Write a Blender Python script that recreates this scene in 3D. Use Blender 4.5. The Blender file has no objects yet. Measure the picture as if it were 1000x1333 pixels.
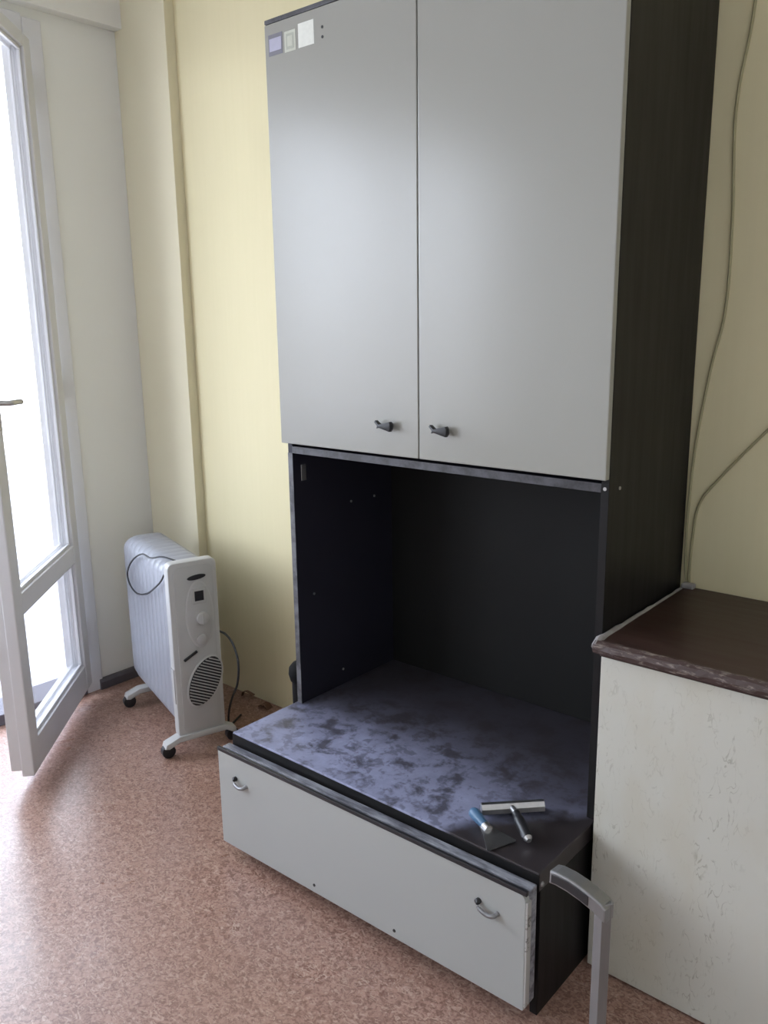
import bpy, bmesh, math, random
from mathutils import Vector, Matrix
random.seed(7)
C = bpy.context.scene.collection
SC = bpy.context.scene
PI = math.pi

# ---------------------------------------------------------------- camera
FPX = 1090.1554
yaw, pitch, roll = -0.7087, 0.2239, -0.0145
fwd = Vector((math.sin(yaw)*math.cos(pitch), math.cos(yaw)*math.cos(pitch), -math.sin(pitch)))
rt = Vector((math.cos(yaw), -math.sin(yaw), 0)); up = rt.cross(fwd)
r2 = rt*math.cos(roll) + up*math.sin(roll); u2 = up*math.cos(roll) - rt*math.sin(roll)
cd = bpy.data.cameras.new('camera'); cam = bpy.data.objects.new('camera', cd); C.objects.link(cam)
cam.matrix_world = Matrix(((r2.x, u2.x, -fwd.x, 2.0064), (r2.y, u2.y, -fwd.y, -2.091), (r2.z, u2.z, -fwd.z, 1.5112), (0, 0, 0, 1)))
cd.sensor_fit = 'VERTICAL'; cd.sensor_height = 24.0; cd.lens = 24.0*FPX/1333.0
cd.clip_start = 0.02; cd.clip_end = 200
SC.camera = cam

# ---------------------------------------------------------------- world, light, exposure
SC.view_settings.view_transform = 'Standard'
SC.view_settings.look = 'None'
SC.view_settings.gamma = 1.0
SC.view_settings.use_curve_mapping = False
SC.view_settings.exposure = -1.02
W = bpy.data.worlds.new('sky'); SC.world = W; W.use_nodes = True
nt = W.node_tree
bg = nt.nodes['Background']
tc = nt.nodes.new('ShaderNodeTexCoord'); sp = nt.nodes.new('ShaderNodeSeparateXYZ'); rp = nt.nodes.new('ShaderNodeValToRGB')
nt.links.new(tc.outputs['Generated'], sp.inputs[0]); nt.links.new(sp.outputs['Z'], rp.inputs[0]); nt.links.new(rp.outputs[0], bg.inputs[0])
mr = nt.nodes.new('ShaderNodeMapRange'); mr.inputs['From Min'].default_value = -1; nt.links.new(sp.outputs['Z'], mr.inputs[0]); nt.links.new(mr.outputs[0], rp.inputs[0])
# overcast bluish sky over a duller town and ground below the horizon
rp.color_ramp.elements[0].position = .485; rp.color_ramp.elements[0].color = (0.46, 0.48, 0.53, 1)
rp.color_ramp.elements[1].position = .515; rp.color_ramp.elements[1].color = (0.84, 0.91, 1.03, 1)
e_ = rp.color_ramp.elements.new(.9); e_.color = (0.78, 0.88, 1.06, 1)
bg.inputs[1].default_value = 25
# light portals: only steer the sampling of the sky through the openings
def portal(x, y0, y1, z0, z1):
    l = bpy.data.lights.new('portal', 'AREA'); l.shape = 'RECTANGLE'; l.size = abs(y1-y0); l.size_y = z1-z0
    l.cycles.is_portal = True
    o = bpy.data.objects.new('portal', l); C.objects.link(o)
    o.location = (x, (y0+y1)/2, (z0+z1)/2); o.rotation_euler = (PI/2, 0, -PI/2)
portal(-1.26, -3.7, -0.40, 0.0, 2.55)

# ---------------------------------------------------------------- node helpers / materials
def mat(name, col=(.5, .5, .5), rough=.5, metal=0.0, spec=.5):
    m = bpy.data.materials.new(name); m.use_nodes = True
    b = m.node_tree.nodes['Principled BSDF']
    b.inputs['Base Color'].default_value = (*col, 1); b.inputs['Roughness'].default_value = rough
    b.inputs['Metallic'].default_value = metal; b.inputs['Specular IOR Level'].default_value = spec
    return m
class G:
    def __init__(s, m):
        s.t = m.node_tree; s.b = s.t.nodes['Principled BSDF']
        s.tc = s.t.nodes.new('ShaderNodeTexCoord')
    def n(s, kind, **kw):
        x = s.t.nodes.new('ShaderNode'+kind)
        for k, v in kw.items():
            if k in x.inputs: x.inputs[k].default_value = v
            else: setattr(x, k, v)
        return x
    def l(s, a, b): s.t.links.new(a, b)
    def coord(s, scale=(1, 1, 1), src='Object', rot=(0, 0, 0)):
        m = s.n('Mapping'); m.inputs['Scale'].default_value = scale; m.inputs['Rotation'].default_value = rot
        s.l(s.tc.outputs[src], m.inputs[0]); return m.outputs[0]
    def noise(s, co, scale, detail=3, rough=.5, dist=0):
        x = s.n('TexNoise'); x.inputs['Scale'].default_value = scale; x.inputs['Detail'].default_value = detail
        x.inputs['Roughness'].default_value = rough; x.inputs['Distortion'].default_value = dist
        s.l(co, x.inputs['Vector']); return x.outputs['Fac']
    def ramp(s, fac, stops):
        r = s.n('ValToRGB'); e = r.color_ramp.elements
        while len(e) < len(stops): e.new(.5)
        for i, (p, c) in enumerate(stops):
            e[i].position = p; e[i].color = (*c, 1) if len(c) == 3 else c
        s.l(fac, r.inputs[0]); return r.outputs[0]
    def mix(s, fac, a, b, mode='MIX'):
        x = s.n('Mix'); x.data_type = 'RGBA'; x.blend_type = mode
        for v, i in ((fac, 0), (a, 6), (b, 7)):
            if hasattr(v, 'links'): s.l(v, x.inputs[i])
            else: x.inputs[i].default_value = v if i == 0 else (*v, 1)
        return x.outputs[2]
    def math(s, op, a, b=0.0, clamp=False):
        x = s.n('Math'); x.operation = op; x.use_clamp = clamp
        for v, i in ((a, 0), (b, 1)):
            if hasattr(v, 'links'): s.l(v, x.inputs[i])
            else: x.inputs[i].default_value = v
        return x.outputs[0]
    def bump(s, h, strength=.2, dist=.002):
        x = s.n('Bump'); x.inputs['Strength'].default_value = strength; x.inputs['Distance'].default_value = dist
        s.l(h, x.inputs['Height']); s.l(x.outputs[0], s.b.inputs['Normal'])
    def col(s, c): s.l(c, s.b.inputs['Base Color'])
    def rough(s, r): s.l(r, s.b.inputs['Roughness'])
K = lambda v: (v, v, v)

# pale yellow wallpaper with faint vertical relief
M_wall = mat('yellow_wallpaper', (.72, .65, .36), .75, spec=.3)
g = G(M_wall); co = g.coord()
big = g.noise(co, 1.1, 3); fine = g.noise(g.coord((60, 60, 3)), 1.0, 2)
c = g.mix(g.ramp(big, [(.3, K(0)), (.75, K(1))]), (.83, .75, .50), (.79, .72, .47))
c = g.mix(g.math('MULTIPLY', fine, .25), c, (.68, .62, .35)); g.col(c)
g.bump(fine, .12, .001)
# left wall: the same paper, paler
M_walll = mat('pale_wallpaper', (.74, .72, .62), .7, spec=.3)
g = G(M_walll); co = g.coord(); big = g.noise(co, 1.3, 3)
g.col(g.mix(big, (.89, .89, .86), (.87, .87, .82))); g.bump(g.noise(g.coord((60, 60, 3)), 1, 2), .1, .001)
M_trim = mat('glare_pale_wallpaper', (.8, .75, .58), .75, spec=.3)  # yellow wallpaper copy, paled to stand in for glare by the door
g = G(M_trim); g.col(g.mix(g.noise(g.coord(), 1.2, 3), (.83, .77, .58), (.79, .735, .54))); g.bump(g.noise(g.coord((60, 60, 3)), 1, 2), .1, .001)
M_ceil = mat('ceiling_paint', (.78, .76, .70), .9)
g = G(M_ceil); g.col(g.mix(g.noise(g.coord(), 2), (.88, .87, .83), (.86, .85, .80)))
# mottled pink brown linoleum
M_floor = mat('mottled_linoleum', (.3, .2, .16), .4, spec=.5)
g = G(M_floor); co = g.coord()
n1 = g.noise(co, 70, 3, .6, 1.2); n2 = g.noise(g.coord((1, 1.6, 1)), 38, 4, .6, 2.5); n3 = g.noise(co, 2.2, 3); n4 = g.noise(co, 150, 2)
c = g.mix(g.ramp(n1, [(.38, K(0)), (.58, K(1))]), (.185, .090, .064), (.38, .225, .17))
c = g.mix(g.ramp(n2, [(.53, K(0)), (.63, K(.85))]), c, (.50, .35, .27))
c = g.mix(g.ramp(n4, [(.56, K(0)), (.68, K(.6))]), c, (.15, .06, .045))
c = g.mix(g.ramp(n3, [(.3, K(.0)), (.8, K(.35))]), c, (.34, .24, .205)); g.col(c)
g.rough(g.ramp(g.noise(co, 5, 4), [(.3, K(.26)), (.8, K(.38))])); g.bump(n1, .12, .0012)
# white grey laminate of the cabinet doors
def laminate(name, a, b, rough=.34, crack=0):
    m = mat(name, a, rough); g = G(m); co = g.coord()
    c = g.mix(g.noise(co, 3.0, 4), a, b)
    g.b.inputs['Coat Weight'].default_value = 0.0
    if crack:
        # fine crackle of an old film, gathered in vertical streaks
        nz = g.noise(g.coord((1, 1, .38)), 55, 2, .5, .6)
        ln = g.ramp(g.math('ABSOLUTE', g.math('SUBTRACT', nz, .5)), [(.0, K(1)), (.012, K(.8)), (.024, K(0))])
        zone = g.ramp(g.noise(g.coord((3.2, 1, .35)), 2.6, 3), [(.42, K(0)), (.58, K(1))])
        br = g.ramp(g.noise(g.coord((1, 1, .8)), 34, 3), [(.46, K(0)), (.60, K(1))])
        f = g.math('MULTIPLY', g.math('MULTIPLY', ln, zone), br)
        c = g.mix(g.math('MULTIPLY', f, .6), c, (.22, .20, .15))
        dirt = g.ramp(g.noise(g.coord((2, 1, 1)), 2.6, 4), [(.48, K(0)), (.75, K(.5))])
        c = g.mix(dirt, c, (.45, .39, .26))
    g.col(c)
    return m
M_lam = laminate('grey_white_laminate', (.315, .31, .28), (.305, .30, .27), .235)
M_drawer = laminate('pale_grey_laminate', (.39, .40, .385), (.375, .385, .37), .34)
M_low = laminate('crackled_white_film', (.56, .55, .49), (.52, .51, .45), .45, crack=1)
# near black stained board
M_black = mat('black_stained_board', (.012, .011, .012), .42, spec=.22)
g = G(M_black); st = g.noise(g.coord((12, 12, 1.2)), 3, 4)
g.col(g.mix(st, (.007, .0068, .008), (.013, .012, .0115))); g.rough(g.ramp(st, [(.2, K(.36)), (.8, K(.52))]))
M_niche = mat('black_niche_board', (.010, .010, .014), .5, spec=.25)
g = G(M_niche); g.col(g.mix(g.noise(g.coord(), 4, 4), (.018, .017, .028), (.027, .026, .036)))
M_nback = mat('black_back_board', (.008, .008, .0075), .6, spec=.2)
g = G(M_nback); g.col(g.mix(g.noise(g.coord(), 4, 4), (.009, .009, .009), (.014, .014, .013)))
# slab: dark board under blue grey dust, wiped in blots; bare at its right front end
M_slab = mat('dusty_dark_board', (.02, .02, .03), .5, spec=.4)
g = G(M_slab); co = g.coord()
blot = g.noise(co, 13, 5, .6, .25); fine = g.noise(co, 60, 3, .6); wide = g.noise(co, 2.4, 2)
sx = g.n('SeparateXYZ'); g.l(g.tc.outputs['Object'], sx.inputs[0])
d = g.ramp(blot, [(.36, K(.10)), (.47, K(.75)), (.7, K(1))])
d = g.mix(g.math('MULTIPLY', fine, .4), d, K(.55))
d = g.mix(g.ramp(g.noise(co, 34, 3, .6, .3), [(.52, K(0)), (.62, K(.5))]), d, K(.15))
# bare diagonal patch by the right front corner (local x ~ .5, y ~ -.5)
e = g.math('ADD', g.math('MULTIPLY', sx.outputs['X'], 1.0), g.math('MULTIPLY', sx.outputs['Y'], -.9))
e = g.math('ADD', e, g.math('MULTIPLY', g.math('SUBTRACT', g.noise(co, 7, 3), .5), .12))
bare = g.ramp(e, [(.645, K(1)), (.70, K(0))])
d = g.math('MULTIPLY', d, bare)
# less dust deep inside the niche, and the niche's shade darkened into the colour
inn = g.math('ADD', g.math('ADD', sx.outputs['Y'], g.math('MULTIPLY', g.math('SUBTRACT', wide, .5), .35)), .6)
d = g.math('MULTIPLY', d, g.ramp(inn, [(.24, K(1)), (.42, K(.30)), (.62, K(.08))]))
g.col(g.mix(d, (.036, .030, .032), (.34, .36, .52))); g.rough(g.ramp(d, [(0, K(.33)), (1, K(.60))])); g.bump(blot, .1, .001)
M_edgeband = mat('worn_grey_edge', (.10, .10, .11), .45)
g = G(M_edgeband); g.col(g.mix(g.ramp(g.noise(g.coord((1, 1, 1)), 18, 4, .7), [(.4, K(0)), (.62, K(1))]), (.065, .064, .074), (.022, .020, .023)))
M_bandlight = mat('faded_grey_edge', (.22, .22, .21), .45)
g = G(M_bandlight); g.col(g.mix(g.ramp(g.noise(g.coord(), 22, 4, .7), [(.42, K(0)), (.62, K(1))]), (.13, .13, .14), (.05, .05, .055)))
M_rail = mat('scuffed_rail_grey', (.22, .23, .26), .4)
g = G(M_rail); g.col(g.mix(g.ramp(g.noise(g.coord((1, 6, 6)), 8, 4, .7), [(.4, K(0)), (.6, K(1))]), (.30, .31, .34), (.10, .10, .12)))
M_chipe = mat('chipped_white_edge', (.55, .54, .50), .5)
g = G(M_chipe); g.col(g.mix(g.ramp(g.noise(g.coord((1, 1, 1)), 26, 4, .7), [(.60, K(0)), (.66, K(1))]), (.42, .41, .39), (.12, .11, .10)))
# brown lacquered top of low cabinet
M_top = mat('dark_brown_lacquer', (.045, .02, .018), .38)
g = G(M_top); st = g.noise(g.coord((2, 14, 14)), 3, 4)
g.col(g.mix(st, (.030, .015, .013), (.052, .025, .020))); g.rough(g.ramp(st, [(.2, K(.35)), (.8, K(.5))]))
M_lip = mat('worn_brown_edge', (.12, .08, .07), .5)
g = G(M_lip); w = g.ramp(g.noise(g.coord((1.5, 6, 6)), 20, 5, .7, .3), [(.53, K(0)), (.66, K(1))])
g.col(g.mix(w, (.060, .036, .032), (.25, .205, .17))); g.bump(w, .5, .002)
M_glue = mat('grey_putty', (.33, .32, .31), .6)
g = G(M_glue); g.col(g.mix(g.noise(g.coord(), 40, 4), (.18, .16, .16), (.45, .44, .43)))
M_wpaint = mat('white_gloss_paint', (.72, .72, .74), .35)
g = G(M_wpaint); g.col(g.mix(g.noise(g.coord(), 6, 4), (.76, .76, .78), (.68, .68, .70)))
M_rad = mat('grey_radiator_enamel', (.48, .50, .56), .38)
g = G(M_rad); g.col(g.mix(g.noise(g.coord(), 8, 3), (.33, .345, .385), (.31, .32, .36)))
M_radp = mat('light_plastic', (.62, .62, .60), .4)
g = G(M_radp); g.col(g.mix(g.noise(g.coord(), 5, 3), (.54, .54, .53), (.50, .50, .49)))
M_radg = mat('grey_plastic', (.36, .36, .36), .45)
g = G(M_radg); g.col(g.mix(g.noise(g.coord(), 20, 3), (.50, .50, .49), (.46, .46, .45)))
M_dk = mat('dark_plastic', (.03, .03, .033), .4)
g = G(M_dk); g.col(g.mix(g.noise(g.coord(), 30, 3), (.012, .012, .014), (.026, .026, .03)))
M_soot = mat('matt_black_rubber', (.006, .006, .006), .8, spec=.15)
g = G(M_soot); g.col(g.mix(g.noise(g.coord(), 20), (.005, .005, .006), (.010, .009, .009)))
M_cord = mat('grey_cord_rubber', (.05, .055, .06), .5)
g = G(M_cord); g.col(g.mix(g.noise(g.coord(), 50), (.018, .02, .023), (.03, .033, .036)))
M_wire = mat('yellowed_cable', (.40, .37, .22), .5)
g = G(M_wire); g.col(g.mix(g.noise(g.coord(), 20), (.40, .37, .21), (.34, .31, .18)))
M_alu = mat('brushed_aluminium', (.55, .55, .56), .36, 1.0)
g = G(M_alu); s_ = g.noise(g.coord((40, 40, 2)), 3, 3); g.col(g.mix(s_, (.50, .50, .51), (.62, .62, .63))); g.rough(g.ramp(s_, [(.2, K(.30)), (.8, K(.42))]))
M_bar = mat('dull_grey_metal', (.33, .33, .34), .38, .6)
g = G(M_bar); s_ = g.noise(g.coord((30, 30, 3)), 3, 3); g.col(g.mix(s_, (.22, .22, .225), (.28, .28, .285)))
M_steel = mat('worn_steel', (.5, .5, .5), .35, .9)
g = G(M_steel); g.col(g.mix(g.noise(g.coord(), 30), (.42, .41, .40), (.6, .6, .6)))
M_blue = mat('blue_plastic', (.05, .13, .25), .35)
g = G(M_blue); g.col(g.mix(g.noise(g.coord(), 25), (.05, .13, .24), (.10, .19, .30)))
M_base = mat('dark_grey_paint', (.10, .095, .11), .5)
g = G(M_base); g.col(g.mix(g.noise(g.coord((1, 5, 5)), 6, 4), (.13, .12, .14), (.07, .065, .08)))
M_scrap = mat('brown_paper', (.18, .09, .05), .8)
g = G(M_scrap); g.col(g.mix(g.noise(g.coord(), 60), (.20, .10, .06), (.10, .05, .03)))
M_out = mat('whitewashed_render', (.72, .72, .80), .8)
g = G(M_out); g.col(g.mix(g.noise(g.coord(), 3, 4), (.64, .64, .71), (.60, .60, .68)))
M_ledge = mat('grey_screed', (.5, .5, .52), .8)
g = G(M_ledge); g.col(g.mix(g.noise(g.coord(), 3, 4), (.62, .62, .65), (.56, .56, .58)))
M_sticker = [mat('sticker_grey', (.17, .165, .20), .4), mat('sticker_lilac', (.42, .41, .52), .4), mat('sticker_olive', (.42, .43, .36), .4), mat('sticker_pale', (.55, .56, .47), .4), mat('sticker_white', (.78, .79, .72), .4)]
for m in M_sticker:
    g = G(m); b0 = tuple(m.node_tree.nodes['Principled BSDF'].inputs['Base Color'].default_value)[:3]
    g.col(g.mix(g.noise(g.coord(), 90, 3), b0, tuple(v*.82 for v in b0)))
def glass(name, dirt):
    m = bpy.data.materials.new(name); m.use_nodes = True; t = m.node_tree; t.nodes.clear()
    out = t.nodes.new('ShaderNodeOutputMaterial'); tr = t.nodes.new('ShaderNodeBsdfTransparent'); gl = t.nodes.new('ShaderNodeBsdfGlossy')
    df = t.nodes.new('ShaderNodeBsdfDiffuse'); df.inputs[0].default_value = (.75, .76, .80, 1); gl.inputs['Roughness'].default_value = .03
    lw0 = t.nodes.new('ShaderNodeLayerWeight'); lw1 = t.nodes.new('ShaderNodeMath'); lw1.operation = 'POWER'; lw1.inputs[1].default_value = 5; t.links.new(lw0.outputs['Facing'], lw1.inputs[0])
    lw = t.nodes.new('ShaderNodeMath'); lw.operation = 'MULTIPLY_ADD'; lw.inputs[1].default_value = .6; lw.inputs[2].default_value = .04; t.links.new(lw1.outputs[0], lw.inputs[0])
    n = t.nodes.new('ShaderNodeTexNoise'); n.inputs['Scale'].default_value = 4; tcn = t.nodes.new('ShaderNodeTexCoord'); t.links.new(tcn.outputs['Object'], n.inputs['Vector'])
    mu = t.nodes.new('ShaderNodeMath'); mu.operation = 'MULTIPLY'; mu.inputs[1].default_value = dirt*2; t.links.new(n.outputs['Fac'], mu.inputs[0])
    m1 = t.nodes.new('ShaderNodeMixShader'); m2 = t.nodes.new('ShaderNodeMixShader')
    t.links.new(lw.outputs[0], m1.inputs[0]); t.links.new(tr.outputs[0], m1.inputs[1]); t.links.new(gl.outputs[0], m1.inputs[2])
    t.links.new(mu.outputs[0], m2.inputs[0]); t.links.new(m1.outputs[0], m2.inputs[1]); t.links.new(df.outputs[0], m2.inputs[2])
    t.links.new(m2.outputs[0], out.inputs[0]); return m
M_glass = glass('window_glass', .03); M_glassd = glass('dusty_glass', .14)

# ---------------------------------------------------------------- mesh helpers
def box(bm, x0, x1, y0, y1, z0, z1, bev=0.0, seg=2, M=None):
    r = bmesh.ops.create_cube(bm, size=1.0)
    vs = r['verts']
    for v in vs:
        v.co = Vector(((x0+x1)/2+v.co.x*(x1-x0), (y0+y1)/2+v.co.y*(y1-y0), (z0+z1)/2+v.co.z*(z1-z0)))
    if bev > 0:
        es = list({e for v in vs for e in v.link_edges})
        r = bmesh.ops.bevel(bm, geom=es, offset=bev, segments=seg, profile=.5, affect='EDGES')
        vs = list({v for f in r['faces'] for v in f.verts} | {v for v in vs if v.is_valid})
    if M is not None:
        for v in vs: v.co = M @ v.co
    return vs
def tube(bm, pts, rad, n=10, cap=True):
    pts = [Vector(p) for p in pts]; rings = []
    rads = rad if isinstance(rad, (list, tuple)) else [rad]*len(pts)
    prev = None
    for i, p in enumerate(pts):
        t = (pts[min(i+1, len(pts)-1)]-pts[max(i-1, 0)]).normalized()
        if prev is None:
            a = t.orthogonal().normalized()
        else:
            a = (prev - t*prev.dot(t)).normalized()
        prev = a; b = t.cross(a)
        rings.append([bm.verts.new(p + (a*math.cos(2*PI*k/n)+b*math.sin(2*PI*k/n))*rads[i]) for k in range(n)])
    for i in range(len(rings)-1):
        for k in range(n):
            bm.faces.new((rings[i][k], rings[i][(k+1) % n], rings[i+1][(k+1) % n], rings[i+1][k]))
    if cap:
        bm.faces.new(rings[0][::-1]); bm.faces.new(rings[-1])
def smoothpath(pts, k=8):
    P = [Vector(p) for p in pts]; P = [P[0]*2-P[1]]+P+[P[-1]*2-P[-2]]; out = []
    for i in range(1, len(P)-2):
        for j in range(k):
            t = j/k; a, b, c_, d_ = P[i-1], P[i], P[i+1], P[i+2]
            out.append(.5*((2*b)+(c_-a)*t+(2*a-5*b+4*c_-d_)*t*t+(3*b-a-3*c_+d_)*t**3))
    out.append(P[-2]); return out
def prism(bm, outline, h0, h1, axis='x', bev=0.0):
    """outline in the other two axes, extruded from h0 to h1 along axis"""
    def mk(a, b, h):
        return {'x': (h, a, b), 'y': (a, h, b), 'z': (a, b, h)}[axis]
    A = [bm.verts.new(mk(a, b, h0)) for a, b in outline]; B = [bm.verts.new(mk(a, b, h1)) for a, b in outline]
    n = len(outline); fs = [bm.faces.new(A[::-1]), bm.faces.new(B)]
    for i in range(n): fs.append(bm.faces.new((A[i], A[(i+1) % n], B[(i+1) % n], B[i])))
    bmesh.ops.recalc_face_normals(bm, faces=fs)
    if bev > 0:
        es = list(fs[0].edges)+list(fs[1].edges)
        bmesh.ops.bevel(bm, geom=es, offset=bev, segments=2, profile=.5, affect='EDGES')
def rrect(a0, a1, b0, b1, r, n=6):
    if not isinstance(r, (tuple, list)): r = (r,)*4
    out = []
    for (ca, cb, s, rr) in ((a1-r[0], b1-r[0], 0, r[0]), (a0+r[1], b1-r[1], 1, r[1]), (a0+r[2], b0+r[2], 2, r[2]), (a1-r[3], b0+r[3], 3, r[3])):
        for k in range(n+1):
            t = (s+k/n)*PI/2; out.append((ca+rr*math.cos(t), cb+rr*math.sin(t)))
    return out
def obj(name, bm, m, parent=None, smooth=False, loc=None, **props):
    me = bpy.data.meshes.new(name); bmesh.ops.recalc_face_normals(bm, faces=bm.faces[:]); bm.to_mesh(me); bm.free()
    if smooth:
        for p in me.polygons: p.use_smooth = True
        me.set_sharp_from_angle(angle=math.radians(35))
    me.materials.append(m)
    o = bpy.data.objects.new(name, me); C.objects.link(o)
    if parent: o.parent = parent
    if loc: o.location = loc
    for k, v in props.items(): o[k] = v
    return o
def bx(name, m, parent, x0, x1, y0, y1, z0, z1, bev=.001, **kw):
    bm = bmesh.new(); box(bm, x0, x1, y0, y1, z0, z1, bev); return obj(name, bm, m, parent, **kw)
def thing(name, label, cat, loc=(0, 0, 0), rz=0, group=None):
    o = bpy.data.objects.new(name, None); C.objects.link(o); o.location = loc; o.rotation_euler = (0, 0, rz)
    o.empty_display_size = .1; o['label'] = label; o['category'] = cat
    if group: o['group'] = group
    return o
def sroot(name):
    o = bpy.data.objects.new(name, None); C.objects.link(o); o['kind'] = 'structure'; return o
def struct(name, bm, m, parent=None):
    return obj(name, bm, m, parent, kind='structure')

# ---------------------------------------------------------------- room shell
LX, RX, FY, CZ = -1.087, 3.1, -3.8, 2.86
bm = bmesh.new(); box(bm, LX-.15, RX+.1, FY-.1, .1, -.1, 0); struct('floor', bm, M_floor)
bm = bmesh.new(); box(bm, LX-.15, RX+.1, FY-.1, .1, CZ, CZ+.1); struct('ceiling', bm, M_ceil)
bm = bmesh.new(); box(bm, LX-.15, RX+.1, 0, .12, 0, CZ); struct('wall_back', bm, M_wall)
bm = bmesh.new(); box(bm, LX-.15, RX+.1, FY-.12, FY, 0, CZ); struct('wall_front', bm, M_walll)
bm = bmesh.new(); box(bm, RX, RX+.12, FY, 0, 0, CZ); struct('wall_right', bm, M_walll)
DY0, DY1 = -1.62, -.37          # door opening (y)
WY0, WY1, WZ0, HZ = -3.70, -1.70, .78, 2.58
bm = bmesh.new()
box(bm, LX-.15, LX, DY1, 0, 0, CZ)
box(bm, LX-.15, LX, WY0, DY1, HZ, CZ)
box(bm, LX-.15, LX, WY0, WY1, 0, WZ0)
box(bm, LX-.15, LX, FY, WY0, 0, CZ)
box(bm, LX-.15, LX, WY1, DY0, 0, HZ)
struct('wall_left', bm, M_walll)
# boxed-in pipe strip in the back left corner, and the shallow beam over the balcony door
bm = bmesh.new(); box(bm, LX, -.765, -.042, .001, 0, CZ, .002); struct('trim_1', bm, M_trim)
bm = bmesh.new(); box(bm, LX-.001, LX+.05, FY, -.001, 2.615, CZ, .002); struct('trim_2', bm, M_ceil)
bm = bmesh.new()
prism(bm, [(LX, 0), (LX+.022, 0), (LX+.022, .032), (LX+.014, .045), (LX, .045)], DY1+.002, -.043, 'y')
struct('baseboard_left', bm, M_base)

# balcony door: fixed frame, threshold, and the leaf swung open into the room
door = sroot('door_1')
bx('frame_post', M_wpaint, door, LX-.15, LX+.012, DY1-.055, DY1+.018, 0, HZ, .004)
bx('frame_post', M_wpaint, door, LX-.15, LX+.012, DY0-.06, DY0+.05, 0, HZ, .004)
bx('frame_head', M_wpaint, door, LX-.15, LX+.012, DY0+.05, DY1-.055, HZ-.075, HZ+.01, .004)
bx('threshold', M_base, door, LX-.15, LX+.012, DY0+.05, DY1-.055, 0, .045, .004)
for z in (.25, 1.275, 2.345):
    bm = bmesh.new(); tube(bm, [(LX+.022, DY1-.052, z-.05), (LX+.022, DY1-.052, z-.045), (LX+.022, DY1-.052, z+.045), (LX+.022, DY1-.052, z+.05)], [.005, .009, .009, .005], 12)
    obj('hinge', bm, M_wpaint, door, True)
# leaf in local coords: x from free end (0) to hinge (L), y thickness (away from room = +), z up
LL, LT, LZ0, LZ1 = .742, .076, .058, 2.50
ang = math.atan2(1, -1)
leaf = bpy.data.objects.new('door_leaf', None); C.objects.link(leaf); leaf.parent = door
leaf.location = (-.518, -.944, 0); leaf.rotation_euler = (0, 0, ang)
SW = .074
bm = bmesh.new(); box(bm, 0, SW, 0, .04, LZ0, LZ1, .004); box(bm, .006, SW+.004, .036, LT, LZ0+.018, LZ1-.018, .003); obj('stile', bm, M_wpaint, leaf)
bm = bmesh.new(); box(bm, LL-SW, LL, 0, .04, LZ0, LZ1, .004); box(bm, LL-SW-.004, LL-.006, .036, LT, LZ0+.018, LZ1-.018, .003); obj('stile', bm, M_wpaint, leaf)
def rail(z0, z1, bot=True, top=True):
    bm = bmesh.new(); box(bm, SW-.002, LL-SW+.002, .001, .04, z0, z1, .003); box(bm, SW-.002, LL-SW+.002, .036, LT-.001, z0, z1, .003)
    return obj('rail', bm, M_wpaint, leaf)
rail(LZ0, .165); rail(.598, .668); rail(2.455, LZ1)
for z0, z1 in ((.165, .598), (.668, 2.455)):
    bm = bmesh.new()
    for (a0, a1, b0, b1) in ((SW, LL-SW, z0, z0+.012), (SW, LL-SW, z1-.012, z1), (SW, SW+.01, z0+.012, z1-.012), (LL-SW-.01, LL-SW, z0+.012, z1-.012)):
        box(bm, a0, a1, .012, .022, b0, b1, .002); box(bm, a0, a1, .044, .052, b0, b1, .002)
    obj('glazing_bead', bm, M_wpaint, leaf)
    bm = bmesh.new(); box(bm, SW+.001, LL-SW-.001, .028, .031, z0+.001, z1-.001)
    obj('pane', bm, M_glassd if z0 < .3 else M_glass, leaf)
bm = bmesh.new()
box(bm, .028, .052, -.008, 0, 1.20, 1.34, .003)
tube(bm, smoothpath([(.04, -.004, 1.285), (.04, -.035, 1.285), (.048, -.046, 1.285), (.075, -.050, 1.285), (.115, -.048, 1.282)]), .009, 12)
obj('handle', bm, M_steel, leaf, True, label='dull metal lever handle')

# window beside the balcony door (beyond the left edge of the frame, lengthened to lift the room's ambient daylight)
win = sroot('window_1')
bm = bmesh.new()
box(bm, LX-.13, LX-.03, WY0, WY0+.06, WZ0, HZ, .003); box(bm, LX-.13, LX-.03, WY1-.06, WY1, WZ0, HZ, .003)
box(bm, LX-.13, LX-.03, WY0+.06, WY1-.06, WZ0, WZ0+.07, .003); box(bm, LX-.13, LX-.03, WY0+.06, WY1-.06, HZ-.07, HZ, .003)
box(bm, LX-.13, LX-.03, (WY0+WY1)/2-.04, (WY0+WY1)/2+.04, WZ0+.07, HZ-.07, .003)
obj('window_frame', bm, M_wpaint, win)
for a, b in ((WY0+.06, (WY0+WY1)/2-.04), ((WY0+WY1)/2+.04, WY1-.06)):
    bx('pane', M_glass, win, LX-.082, LX-.078, a, b, WZ0+.07, HZ-.07, 0)
bx('window_sill', M_wpaint, win, LX-.03, LX+.16, WY0-.04, WY1+.02, WZ0-.035, WZ0, .006)

# balcony outside
bm = bmesh.new(); box(bm, LX-1.15, LX-.15, -3.9, .6, -.12, -.04); struct('balcony_floor', bm, M_ledge)
bm = bmesh.new(); box(bm, LX-1.25, LX-1.15, -3.9, .6, -.12, .82, .004); box(bm, LX-1.28, LX-1.12, -3.9, .6, .82, .87, .006)
struct('balcony_parapet', bm, M_out)
bm = bmesh.new(); box(bm, LX-1.3, LX-.15, -3.9, .6, 2.78, 2.92, .004); struct('balcony_shade_slab', bm, M_ledge)  # unseen slab, added to cut skylight on the parapet and balcony floor

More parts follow.
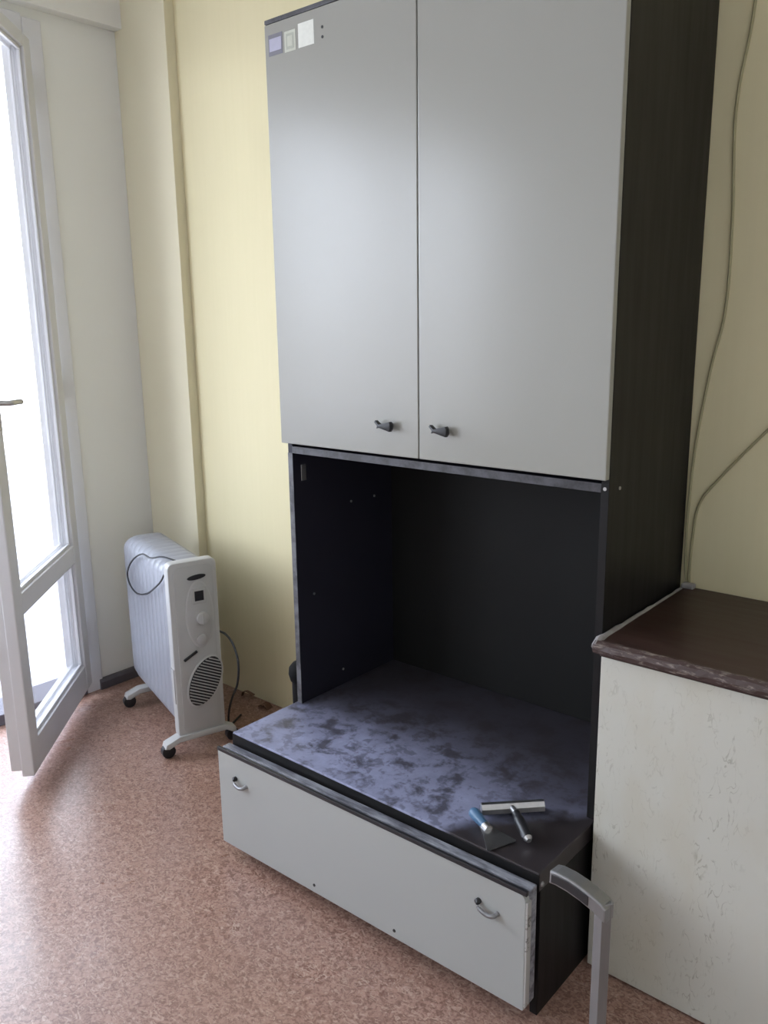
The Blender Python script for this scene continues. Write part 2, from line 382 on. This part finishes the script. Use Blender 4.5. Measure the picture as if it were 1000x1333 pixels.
# ---------------------------------------------------------------- tall cabinet
A, D, W1 = .2332, .4696, 1.0
R = A+W1; YB = -.004; YF = -D+.019
cab = thing('tall_cabinet', 'tall black wall cabinet with two grey-white upper doors, open niche and base drawer', 'cabinet', (A+W1/2, -.23, 0))
OX, OY = A+W1/2, -.23
def cb(name, m, x0, x1, y0, y1, z0, z1, bev=.001, par=None, **kw):
    return bx(name, m, par or cab, x0-OX, x1-OX, y0-OY, y1-OY, z0, z1, bev, **kw)
ZT, ZB, ZD = 2.262, 1.176, .366
cb('side_panel', M_niche, A+.006, A+.024, YF, YB, ZD+.001, ZT-.004)
cb('side_panel', M_black, R-.018, R, YF, YB, ZD+.001, ZT-.004)
cb('edge_band', M_bandlight, A+.006, A+.0245, YF-.0015, YF, ZD+.002, ZB-.03, .0004)
cb('edge_band', M_black, R-.018, R, YF-.0012, YF, ZD+.002, ZB-.01, .0004)
cb('top_panel', M_black, A+.024, R-.018, YF, YB, ZT-.024, ZT-.004)
cb('top_trim', M_edgeband, A, R, YF-.019, YB, ZT-.003, ZT+.008, .002)
cb('shelf', M_niche, A+.024, R-.018, YF, YB, ZB-.030, ZB-.010)
cb('edge_band', M_edgeband, A+.024, R-.018, YF-.0015, YF, ZB-.030, ZB-.010, .0004)
cb('back_panel', M_nback, A+.024, R-.018, YB-.008, YB, ZD+.001, ZT-.024)
cb('inner_shelf', M_niche, A+.024, R-.018, YF+.02, YB-.008, 1.70, 1.716)
def cab_door(x0, x1, hx):
    dr = cb('door', M_lam, x0, x1, -D, -D+.018, ZB, ZT-.004, .002)
    # dark conical lever knob whose narrow end forks to a small steel post
    bm = bmesh.new()
    ox, oz, y = hx-OX, 1.252, -D-OY
    prism(bm, [(ox-.012, oz-.004), (ox+.022, oz-.012), (ox+.026, oz-.006), (ox+.026, oz+.008), (ox+.022, oz+.013), (ox-.012, oz+.005), (ox-.024, oz+.014), (ox-.027, oz+.010), (ox-.018, oz+.001), (ox-.020, oz-.006)], y-.024, y-.010, 'y', .002)
    tube(bm, [(ox+.010, y-.012, oz), (ox+.010, y+.0005, oz)], .005, 10)
    h = obj('handle', bm, M_dk, dr, True)
    bm = bmesh.new(); tube(bm, [(ox-.024, y+.0005, oz-.001), (ox-.024, y-.008, oz-.001), (ox-.024, y-.011, oz-.001)], [.006, .006, .003], 12)
    obj('screw', bm, M_steel, dr, True)
    return dr
d1 = cab_door(A, A+W1/2-.0015, .634); d2 = cab_door(A+W1/2+.0015, R, .808)
# stickers at the upper left of the left door
def stick(x0, x1, z0, z1, m, th, lift=0):
    return cb('sticker', m, x0, x1, -D-th-lift, -D-lift+.0002, z0, z1, 0, d1)
stick(.247, .299, 2.182, 2.232, M_sticker[0], .0006); stick(.251, .295, 2.192, 2.222, M_sticker[1], .0004, .0006)
stick(.307, .347, 2.180, 2.228, M_sticker[3], .0006); stick(.313, .341, 2.186, 2.222, M_sticker[2], .0004, .0006); stick(.318, .336, 2.192, 2.216, M_sticker[3], .0003, .001)
stick(.357, .412, 2.181, 2.236, M_sticker[4], .0006)
for (x, z) in ((.441, 2.212), (.441, 2.190)):
    bm = bmesh.new(); tube(bm, [(x-OX, -D-OY+.001, z), (x-OX, -D-OY-.0012, z)], .0035, 10)
    obj('screw_hole', bm, M_dk, d1)
# niche: little holes and a hinge plate on the inside of the left panel
for (y, z) in ((-.209, .963), (-.099, .962), (-.384, .705), (-.265, .419)):
    bm = bmesh.new(); tube(bm, [(A+.0235-OX, y-OY, z), (A+.0262-OX, y-OY, z)], .004, 10)
    obj('shelf_peg', bm, M_steel, cab)
cb('hinge_plate', M_steel, A+.0238, A+.026, -.420, -.400, 1.060, 1.108, .001)
bm = bmesh.new(); tube(bm, [(R-.0005-OX, -.40-OY, 1.15), (R+.002-OX, -.40-OY, 1.15)], .004, 10); obj('screw', bm, M_steel, cab)
bm = bmesh.new(); tube(bm, [(R-.009-OX, YF-.001-OY, 1.155), (R-.009-OX, YF-.003-OY, 1.155)], .004, 10)
obj('screw', bm, M_steel, cab)
# lower case, deeper than the upper one
SL = -.703
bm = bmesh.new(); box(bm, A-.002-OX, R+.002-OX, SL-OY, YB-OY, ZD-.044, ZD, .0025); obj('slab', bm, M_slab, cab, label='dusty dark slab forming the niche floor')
cb('slab_edge', M_black, A-.0025, R+.0025, SL-.0015, SL, ZD-.043, ZD-.004, .0005)
cb('side_panel', M_black, A+.004, A+.022, SL+.02, YB, 0, ZD-.044)
cb('side_panel', M_black, R-.02, R-.001, SL+.012, YB, 0, ZD-.044)
cb('plinth', M_black, A+.022, R-.02, SL+.09, SL+.106, 0, .055)
bm = bmesh.new(); tube(bm, [(R+.0005-OX, SL+.012-OY, ZD-.03), (R+.006-OX, SL+.012-OY, ZD-.03)], [.007, .004], 12); obj('screw', bm, M_bar, cab, True)
# pulled out base drawer: box, back board, white front, worn top rail
DF, DT, DB = -.752, .350, .056
dw = cb('drawer', M_black, A+.03, R-.024, SL+.01, YB-.1, .075, ZD-.07)
def dtilt(bm):
    # the front sags a little: its left end sits lower and farther forward
    for v in bm.verts:
        u = (v.co.x+.5)
        v.co.z += -.012*(1-u)*(1 if v.co.z > .2 else 1.6)
    return bm
bm = bmesh.new(); box(bm, A-.010-OX, R+.002-OX, DF+.016-OY, DF+.042-OY, DB+.006, DT-.004, .003); obj('front_board', dtilt(bm), M_rail, dw, label='scuffed grey backing board of the drawer front')
bm = bmesh.new(); box(bm, A-.012-OX, R+.002-OX, DF-.002-OY, DF+.006-OY, DT-.010, DT+.001, .001); obj('front_edging', dtilt(bm), M_dk, dw)
bm = bmesh.new()
ol = rrect(A-.012-OX, R-.001-OX, DB, DT-.008, (.020, .003, .003, .004), 5)
prism(bm, ol, DF-OY, DF+.017-OY, 'y', .0012); fr = obj('drawer_front', dtilt(bm), M_drawer, dw, label='pale grey laminate drawer front with two stub handles')
bm = bmesh.new(); box(bm, R-.0012-OX, R+.004-OX, DF+.0005-OY, DF+.017-OY, DB+.010, DT-.026, .001); obj('edge_band', dtilt(bm), M_chipe, dw, label='chipped off-white edge strip of the drawer front')
def stub(x, z, s=1.0):
    bm = bmesh.new(); X, Y = x-OX, DF-OY
    tube(bm, [(X-.022*s, Y+.001, z+.012), (X-.022*s, Y-.006, z+.012), (X-.019*s, Y-.010, z+.011)], [.007, .0075, .004], 12)
    obj('screw', bm, M_dk, dw, True)
    bm = bmesh.new()
    tube(bm, smoothpath([(X-.020*s, Y-.010, z+.004), (X-.010*s, Y-.013, z+.001), (X+.006*s, Y-.014, z-.002), (X+.018*s, Y-.011, z+.000), (X+.022*s, Y+.001, z+.003)], 5), [.003]*3+[.005]*16+[.006]*2, 10)
    obj('handle', bm, M_bar, dw, True)
stub(.318, .252); stub(1.140, .262, 1.1)
for (x, z) in ((.598, .066), (.872, .070)):
    bm = bmesh.new(); tube(bm, [(x-OX, DF-OY+.001, z), (x-OX, DF-OY-.0014, z)], .0042, 10)
    obj('screw_hole', bm, M_dk, dw)

# ---------------------------------------------------------------- low cabinet at the right
lx0, lx1, ly = 1.2475, 2.30, -.483
low = thing('low_cabinet', 'low cabinet with crackled off-white front and worn dark brown top', 'cabinet', ((lx0+lx1)/2, -.25, 0))
QX, QY = (lx0+lx1)/2, -.25
def lb(name, m, x0, x1, y0, y1, z0, z1, bev=.001, par=None, **kw): return bx(name, m, par or low, x0-QX, x1-QX, y0-QY, y1-QY, z0, z1, bev, **kw)
lb('body', M_black, lx0+.006, lx1-.006, ly+.02, -.004, 0.0, .792)
lb('front_panel', M_low, lx0, lx0+.70, ly, ly+.0195, .006, .790, .002)
lb('front_panel', M_low, lx0+.704, lx1, ly, ly+.0195, .006, .790, .002)
lb('under_lip', M_top, lx0-.002, lx1, ly-.004, ly+.018, .791, .806, .002)
bm = bmesh.new(); box(bm, lx0-QX, lx1-QX, ly-.012-QY, -.002-QY, .800, .829, .003); obj('top', bm, M_top, low, label='dark brown lacquered top')
bm = bmesh.new()
N = 60
ring = []
for i in range(N+1):
    x = lx0-.008+(lx1-lx0+.01)*i/N; j = lambda s: random.uniform(-s, s)
    ring.append([bm.verts.new((x-QX, y-QY, z)) for y, z in ((ly-.012, .802+j(.0006)), (ly-.024+j(.0012), .805+j(.001)), (ly-.028+j(.0015), .815+j(.001)), (ly-.024+j(.001), .826+j(.001)), (ly-.014+j(.001), .8312+j(.0008)), (ly-.004+j(.002), .8300))])
for i in range(N):
    for k in range(6): bm.faces.new((ring[i][k], ring[i][(k+1) % 6], ring[i+1][(k+1) % 6], ring[i+1][k]))
bm.faces.new(ring[0]); bm.faces.new(ring[-1][::-1]); obj('front_edging', bm, M_lip, low, label='chipped brown front edge of the top')
bm = bmesh.new()
pts = [(lx0-.004-QX, ly-.020-QY, .816)]+[(lx0-.004+random.uniform(-.001, .001)-QX, ly+(.46*i/16)-QY, .827+random.uniform(-.001, .001)) for i in range(0, 17)]
tube(bm, pts, [.011, .011]+[.008]*3+[.006]*6+[.004]*7, 8); obj('side_edging', bm, M_glue, low, True, label='grey putty smeared along the left edge')
lb('end_block', M_glue, lx0+.0-.004, lx0+.028, -.030, -.006, .829, .842, .004)

# ---------------------------------------------------------------- oil radiator
RTH = .30
rad = thing('oil_radiator', 'grey oil-filled radiator on castors with light control panel, by the balcony door', 'radiator', (-.345, -.491, 0), -RTH)
RW = .177
ol = [(a, b) for a, b in rrect(.004, RW-.004, .075, .700, (.05, .05, .07, .07), 7)]
bm = bmesh.new(); prism(bm, ol, -.0241, .0241, 'x', .0006)
fin0 = obj('fin', bm, M_rad, rad, True, loc=(-.065, 0, 0))
for i in range(1, 11):
    f = fin0.copy(); C.objects.link(f); f.parent = rad; f.location = (-.065-.0482*i, 0, 0)
    if i == 10: f.scale = (1, .96, .97); f.location.z = .006; f.location.y = .0035
for z in (.14, .63):
    bm = bmesh.new(); tube(bm, [(-.56, RW/2, z), (-.03, RW/2, z)], .022, 14); obj('manifold', bm, M_rad, rad, True)
# control housing
bm = bmesh.new(); prism(bm, rrect(0, RW, .062, .712, (.022, .022, .018, .018), 6), -.045, 0, 'x', .007)
hs = obj('housing', bm, M_radp, rad, True, label='light plastic control housing')
bm = bmesh.new()
prism(bm, rrect(.020, RW-.016, .080, .695, .02, 5), -.002, .0025, 'x', .001); obj('face_plate', bm, M_radg, hs, True, label='grey face plate')
def ell(cy, cz, ry, rz, x0, x1, name, m, tilt=0, bev=.001, n=28):
    bm = bmesh.new(); o = []
    for k in range(n):
        t = 2*PI*k/n; a, b = ry*math.cos(t), rz*math.sin(t)
        o.append((cy+a*math.cos(tilt)-b*math.sin(tilt), cz+a*math.sin(tilt)+b*math.cos(tilt)))
    prism(bm, o, x0, x1, 'x', bev); return obj(name, bm, m, hs, True)
ell(.104, .515, .052, .125, .002, .0045, 'control_recess', M_radp, 0)
ell(.104, .515, .047, .119, .003, .0052, 'control_recess', M_radg, 0)
ell(.100, .652, .034, .009, .002, .0060, 'badge', M_dk, .08)
bm = bmesh.new(); box(bm, .004, .0075, .088, .122, .565, .602, .002); obj('display', bm, M_dk, hs)
bm = bmesh.new(); box(bm, .004, .0066, .080, .130, .556, .611, .002); obj('display_frame', bm, M_radg, hs)
ell(.112, .500, .022, .022, .003, .016, 'dial', M_radp, 0, .002)
bm = bmesh.new(); box(bm, .015, .020, .108, .116, .480, .520, .001); obj('dial_grip', bm, M_radg, hs)
ell(.104, .423, .018, .018, .003, .010, 'switch', M_radg, 0, .002)
ell(.108, .262, .060, .100, .001, .0060, 'grille_rim', M_radp, -.45)
ell(.108, .262, .054, .094, .002, .0068, 'grille_back', M_dk, -.45)
bm = bmesh.new()
for i in range(-8, 9):
    s = i*.0105; hw = .054*math.sqrt(max(0, 1-(s/.094)**2))-.003
    if hw < .006: continue
    t = -.45; cy, cz = .108-s*math.sin(t), .262+s*math.cos(t)
    M = Matrix.Translation((.0085, cy, cz)) @ Matrix.Rotation(t, 4, 'X')
    box(bm, -.002, .002, -hw, hw, -.0018, .0018, 0, M=M)
obj('grille_slats', bm, M_radg, hs, kind='stuff')
bm = bmesh.new(); M = Matrix.Translation((.006, .060, .368)) @ Matrix.Rotation(.5, 4, 'X'); box(bm, -.003, .003, -.028, .028, -.005, .005, .002, M=M); obj('vent_slot', bm, M_dk, hs)
bm = bmesh.new(); box(bm, -.034, -.006, -.0025, .001, .195, .325, .001); obj('grip_recess', bm, M_radg, hs)
# feet and castors
def foot(x):
    bm = bmesh.new(); prism(bm, [(-.055, .040), (-.050, .056), (0, .074), (RW, .074), (RW+.035, .056), (RW+.038, .040), (RW+.026, .036), (RW, .052), (0, .052), (-.04, .036)], x-.022, x+.022, 'x', .004)
    ft = obj('foot', bm, M_radp, rad, True)
    for y in (-.040, RW+.026):
        bm = bmesh.new(); tube(bm, [(x-.014, y, .024), (x-.012, y, .024), (x+.012, y, .024), (x+.014, y, .024)], [.019, .024, .024, .019], 20)
        obj('castor', bm, M_dk, ft, True)
foot(-.012); foot(-.50)
# cord hanging in a loop over the left side and another behind the panel
bm = bmesh.new(); tube(bm, smoothpath([(-.06, .05, .705), (-.11, .02, .712), (-.16, -.006, .70), (-.25, -.012, .695), (-.388, -.012, .637), (-.470, -.012, .570), (-.450, -.012, .528), (-.36, -.012, .515), (-.23, -.012, .548), (-.120, -.012, .60), (-.055, -.008, .64), (-.045, .002, .665)], 6), .0032, 8); obj('cord', bm, M_cord, rad, True)
bm = bmesh.new(); tube(bm, smoothpath([(-.03, RW-.002, .43), (.02, .19, .425), (.075, .195, .40), (.11, .195, .345), (.09, .195, .26), (.02, .20, .18), (-.05, .21, .09), (-.10, .23, .012), (-.16, .30, .008)], 6), .004, 8); obj('cord', bm, M_cord, rad, True)

# ---------------------------------------------------------------- black post between cabinet and wall
bm = bmesh.new(); tube(bm, [(0, 0, 0), (0, 0, .40), (0, 0, .405), (0, 0, .425), (0, 0, .447), (0, 0, .462), (0, 0, .468)], [.030, .030, .035, .040, .038, .026, .008], 20)
o = obj('post', bm, M_soot, None, True, loc=(.188, -.385, 0)); o['label'] = 'short black upright post with rounded head beside the tall cabinet'; o['category'] = 'post'

# ---------------------------------------------------------------- tools on the slab
def frame_between(a, b):
    a, b = Vector(a), Vector(b); x = (b-a).normalized(); z = Vector((0, 0, 1)); y = z.cross(x).normalized(); z = x.cross(y)
    return Matrix(((x.x, y.x, z.x, a.x), (x.y, y.y, z.y, a.y), (x.z, y.z, z.z, a.z), (0, 0, 0, 1))), (b-a).length
sq = thing('squeegee', 'silver window squeegee with black handle lying on the dusty slab', 'squeegee', (1.085, -.56, ZD))
a = Vector((1.022-1.085, -.607+.56, .024)); b = Vector((1.128-1.085, -.500+.56, .024)); Mx, L = frame_between(a, b)
bm = bmesh.new(); prism(bm, [(-.013, -.010), (.012, -.012), (.013, .003), (.004, .012), (-.006, .012), (-.013, .002)], 0, L, 'x', .001); bm.transform(Mx); obj('blade_channel', bm, M_alu, sq)
bm = bmesh.new(); box(bm, .001, L+.004, .012, .022, -.0225, -.005, .001); bm.transform(Mx); obj('rubber_blade', bm, M_dk, sq)
hp = [Mx @ Vector((L*.48, -.010, .002)), Mx @ Vector((L*.50, -.035, .004)), Mx @ Vector((L*.52, -.075, -.002)), Mx @ Vector((L*.55, -.115, -.008))]
bm = bmesh.new(); tube(bm, smoothpath(hp[:2]+[hp[1]*.8+hp[2]*.2], 4), .0075, 12); obj('neck', bm, M_alu, sq, True)
bm = bmesh.new(); tube(bm, smoothpath(hp[1:], 6), [.010]*3+[.0125]*9+[.011], 12); obj('handle', bm, M_dk, sq, True)
e0 = hp[3]; bm = bmesh.new(); tube(bm, [e0, e0+(hp[3]-hp[2]).normalized()*.008], [.0105, .006], 12); obj('end_cap', bm, M_alu, sq, True)
pk = thing('putty_knife', 'wide steel putty knife with blue handle at the slab front edge', 'scraper', (1.07, -.655, ZD))
a = Vector((1.005-1.07, -.622+.655, .016)); b = Vector((1.125-1.07, -.672+.655, .004)); Mx, L = frame_between(a, b)
bm = bmesh.new(); prism(bm, [(L*.40, -.012), (L*.62, -.020), (L*.98, -.042), (L, -.040), (L, .034), (L*.98, .036), (L*.62, .018), (L*.40, .012)], -.001, .0012, 'z'); bm.transform(Mx); obj('blade', bm, M_alu, pk)
bm = bmesh.new(); tube(bm, smoothpath([(0, 0, .002), (L*.12, 0, .004), (L*.30, 0, .003), (L*.50, 0, .001)], 4), [.007, .010, .0125, .0135, .014, .0135, .013, .0125, .012, .0115, .011, .010, .009], 12); bm.transform(Mx); obj('handle', bm, M_blue, pk, True)
bm = bmesh.new(); tube(bm, [(L*.44, 0, .001), (L*.56, 0, .001)], [.0115, .010], 12); bm.transform(Mx); obj('ferrule', bm, M_alu, pk, True)

# ---------------------------------------------------------------- bent metal stand in the right foreground
st = thing('metal_stand', 'bent grey metal upright with short hooked arm before the white low cabinet', 'stand', (1.498, -.967, 0), -.12)
bm = bmesh.new(); prism(bm, [(-.008, -.010), (.008, -.012), (.015, .004), (.012, .010), (-.006, .010)], .006, .590, 'z', .002); obj('upright', bm, M_bar, st)
path = [(-.095, .601), (-.083, .6045), (-.06, .6055), (-.035, .603), (-.012, .598), (.006, .592), (.014, .585)]
lowp = [(.014, .560), (-.010, .570), (-.035, .576), (-.06, .579), (-.083, .579), (-.096, .577)]
bm = bmesh.new(); prism(bm, path+lowp, -.014, .014, 'y', .003); arm = obj('arm', bm, M_bar, st)
bm = bmesh.new()
prism(bm, [(-.090, .597), (-.080, .599), (-.058, .600), (-.035, .5975), (-.018, .594), (-.018, .577), (-.038, .581), (-.058, .584), (-.080, .584), (-.091, .582)], -.0155, -.0132, 'y', .0005); obj('inset', bm, M_dk, arm, label='dark inset along the arm')
bx('foot_plate', M_bar, st, -.05, .05, -.05, .05, 0, .007, .002)

# ---------------------------------------------------------------- cables on the wall right of the tall cabinet
bm = bmesh.new(); P = [(1.330, 2.60), (1.312, 2.187), (1.287, 1.973), (1.297, 1.74), (1.297, 1.532), (1.272, 1.387), (1.248, 1.196), (1.240, 1.02), (1.242, .90), (1.248, .845)]
tube(bm, smoothpath([(x, -.0045, z) for x, z in P], 8), .0035, 8); o = obj('cable', bm, M_wire, None, True)
o['label'] = 'thin yellowed cable running down the wall beside the tall cabinet'; o['category'] = 'cable'
bm = bmesh.new(); P = [(1.75, 1.62), (1.60, 1.46), (1.415, 1.247), (1.317, 1.126), (1.268, 1.051), (1.256, .958), (1.254, .87), (1.256, .836)]
tube(bm, smoothpath([(x, -.0045, z) for x, z in P], 8), .0035, 8); o = obj('cable', bm, M_wire, None, True)
o['label'] = 'thin cable slanting down the yellow wall from the right frame edge'; o['category'] = 'cable'

# ---------------------------------------------------------------- torn scraps at the foot of the back wall
def scrap(pts, w, label, loc):
    bm = bmesh.new(); prev = None
    for i, (x, z) in enumerate(pts):
        a = [bm.verts.new((x, -w/2+random.uniform(-.003, .003), z)), bm.verts.new((x, w/2+random.uniform(-.003, .003), z+.002)), bm.verts.new((x, w/2, z+.004)), bm.verts.new((x, -w/2, z+.003))]
        if prev:
            for k in range(4): bm.faces.new((prev[k], prev[(k+1) % 4], a[(k+1) % 4], a[k]))
        else: bm.faces.new(a[::-1])
        prev = a
    bm.faces.new(prev); o = obj('paper_scrap', bm, M_scrap, None, loc=loc); o['label'] = label; o['category'] = 'scrap'
scrap([(-.05, .0), (-.045, .018), (-.025, .028), (0, .026), (.022, .022)], .014, 'curled brown scrap at the wall foot beside the radiator', (-.50, -.03, 0))
scrap([(-.025, .0), (-.01, .010), (.012, .013), (.03, .0)], .03, 'small dark brown scrap at the wall foot nearest the tall cabinet', (-.40, -.04, 0))
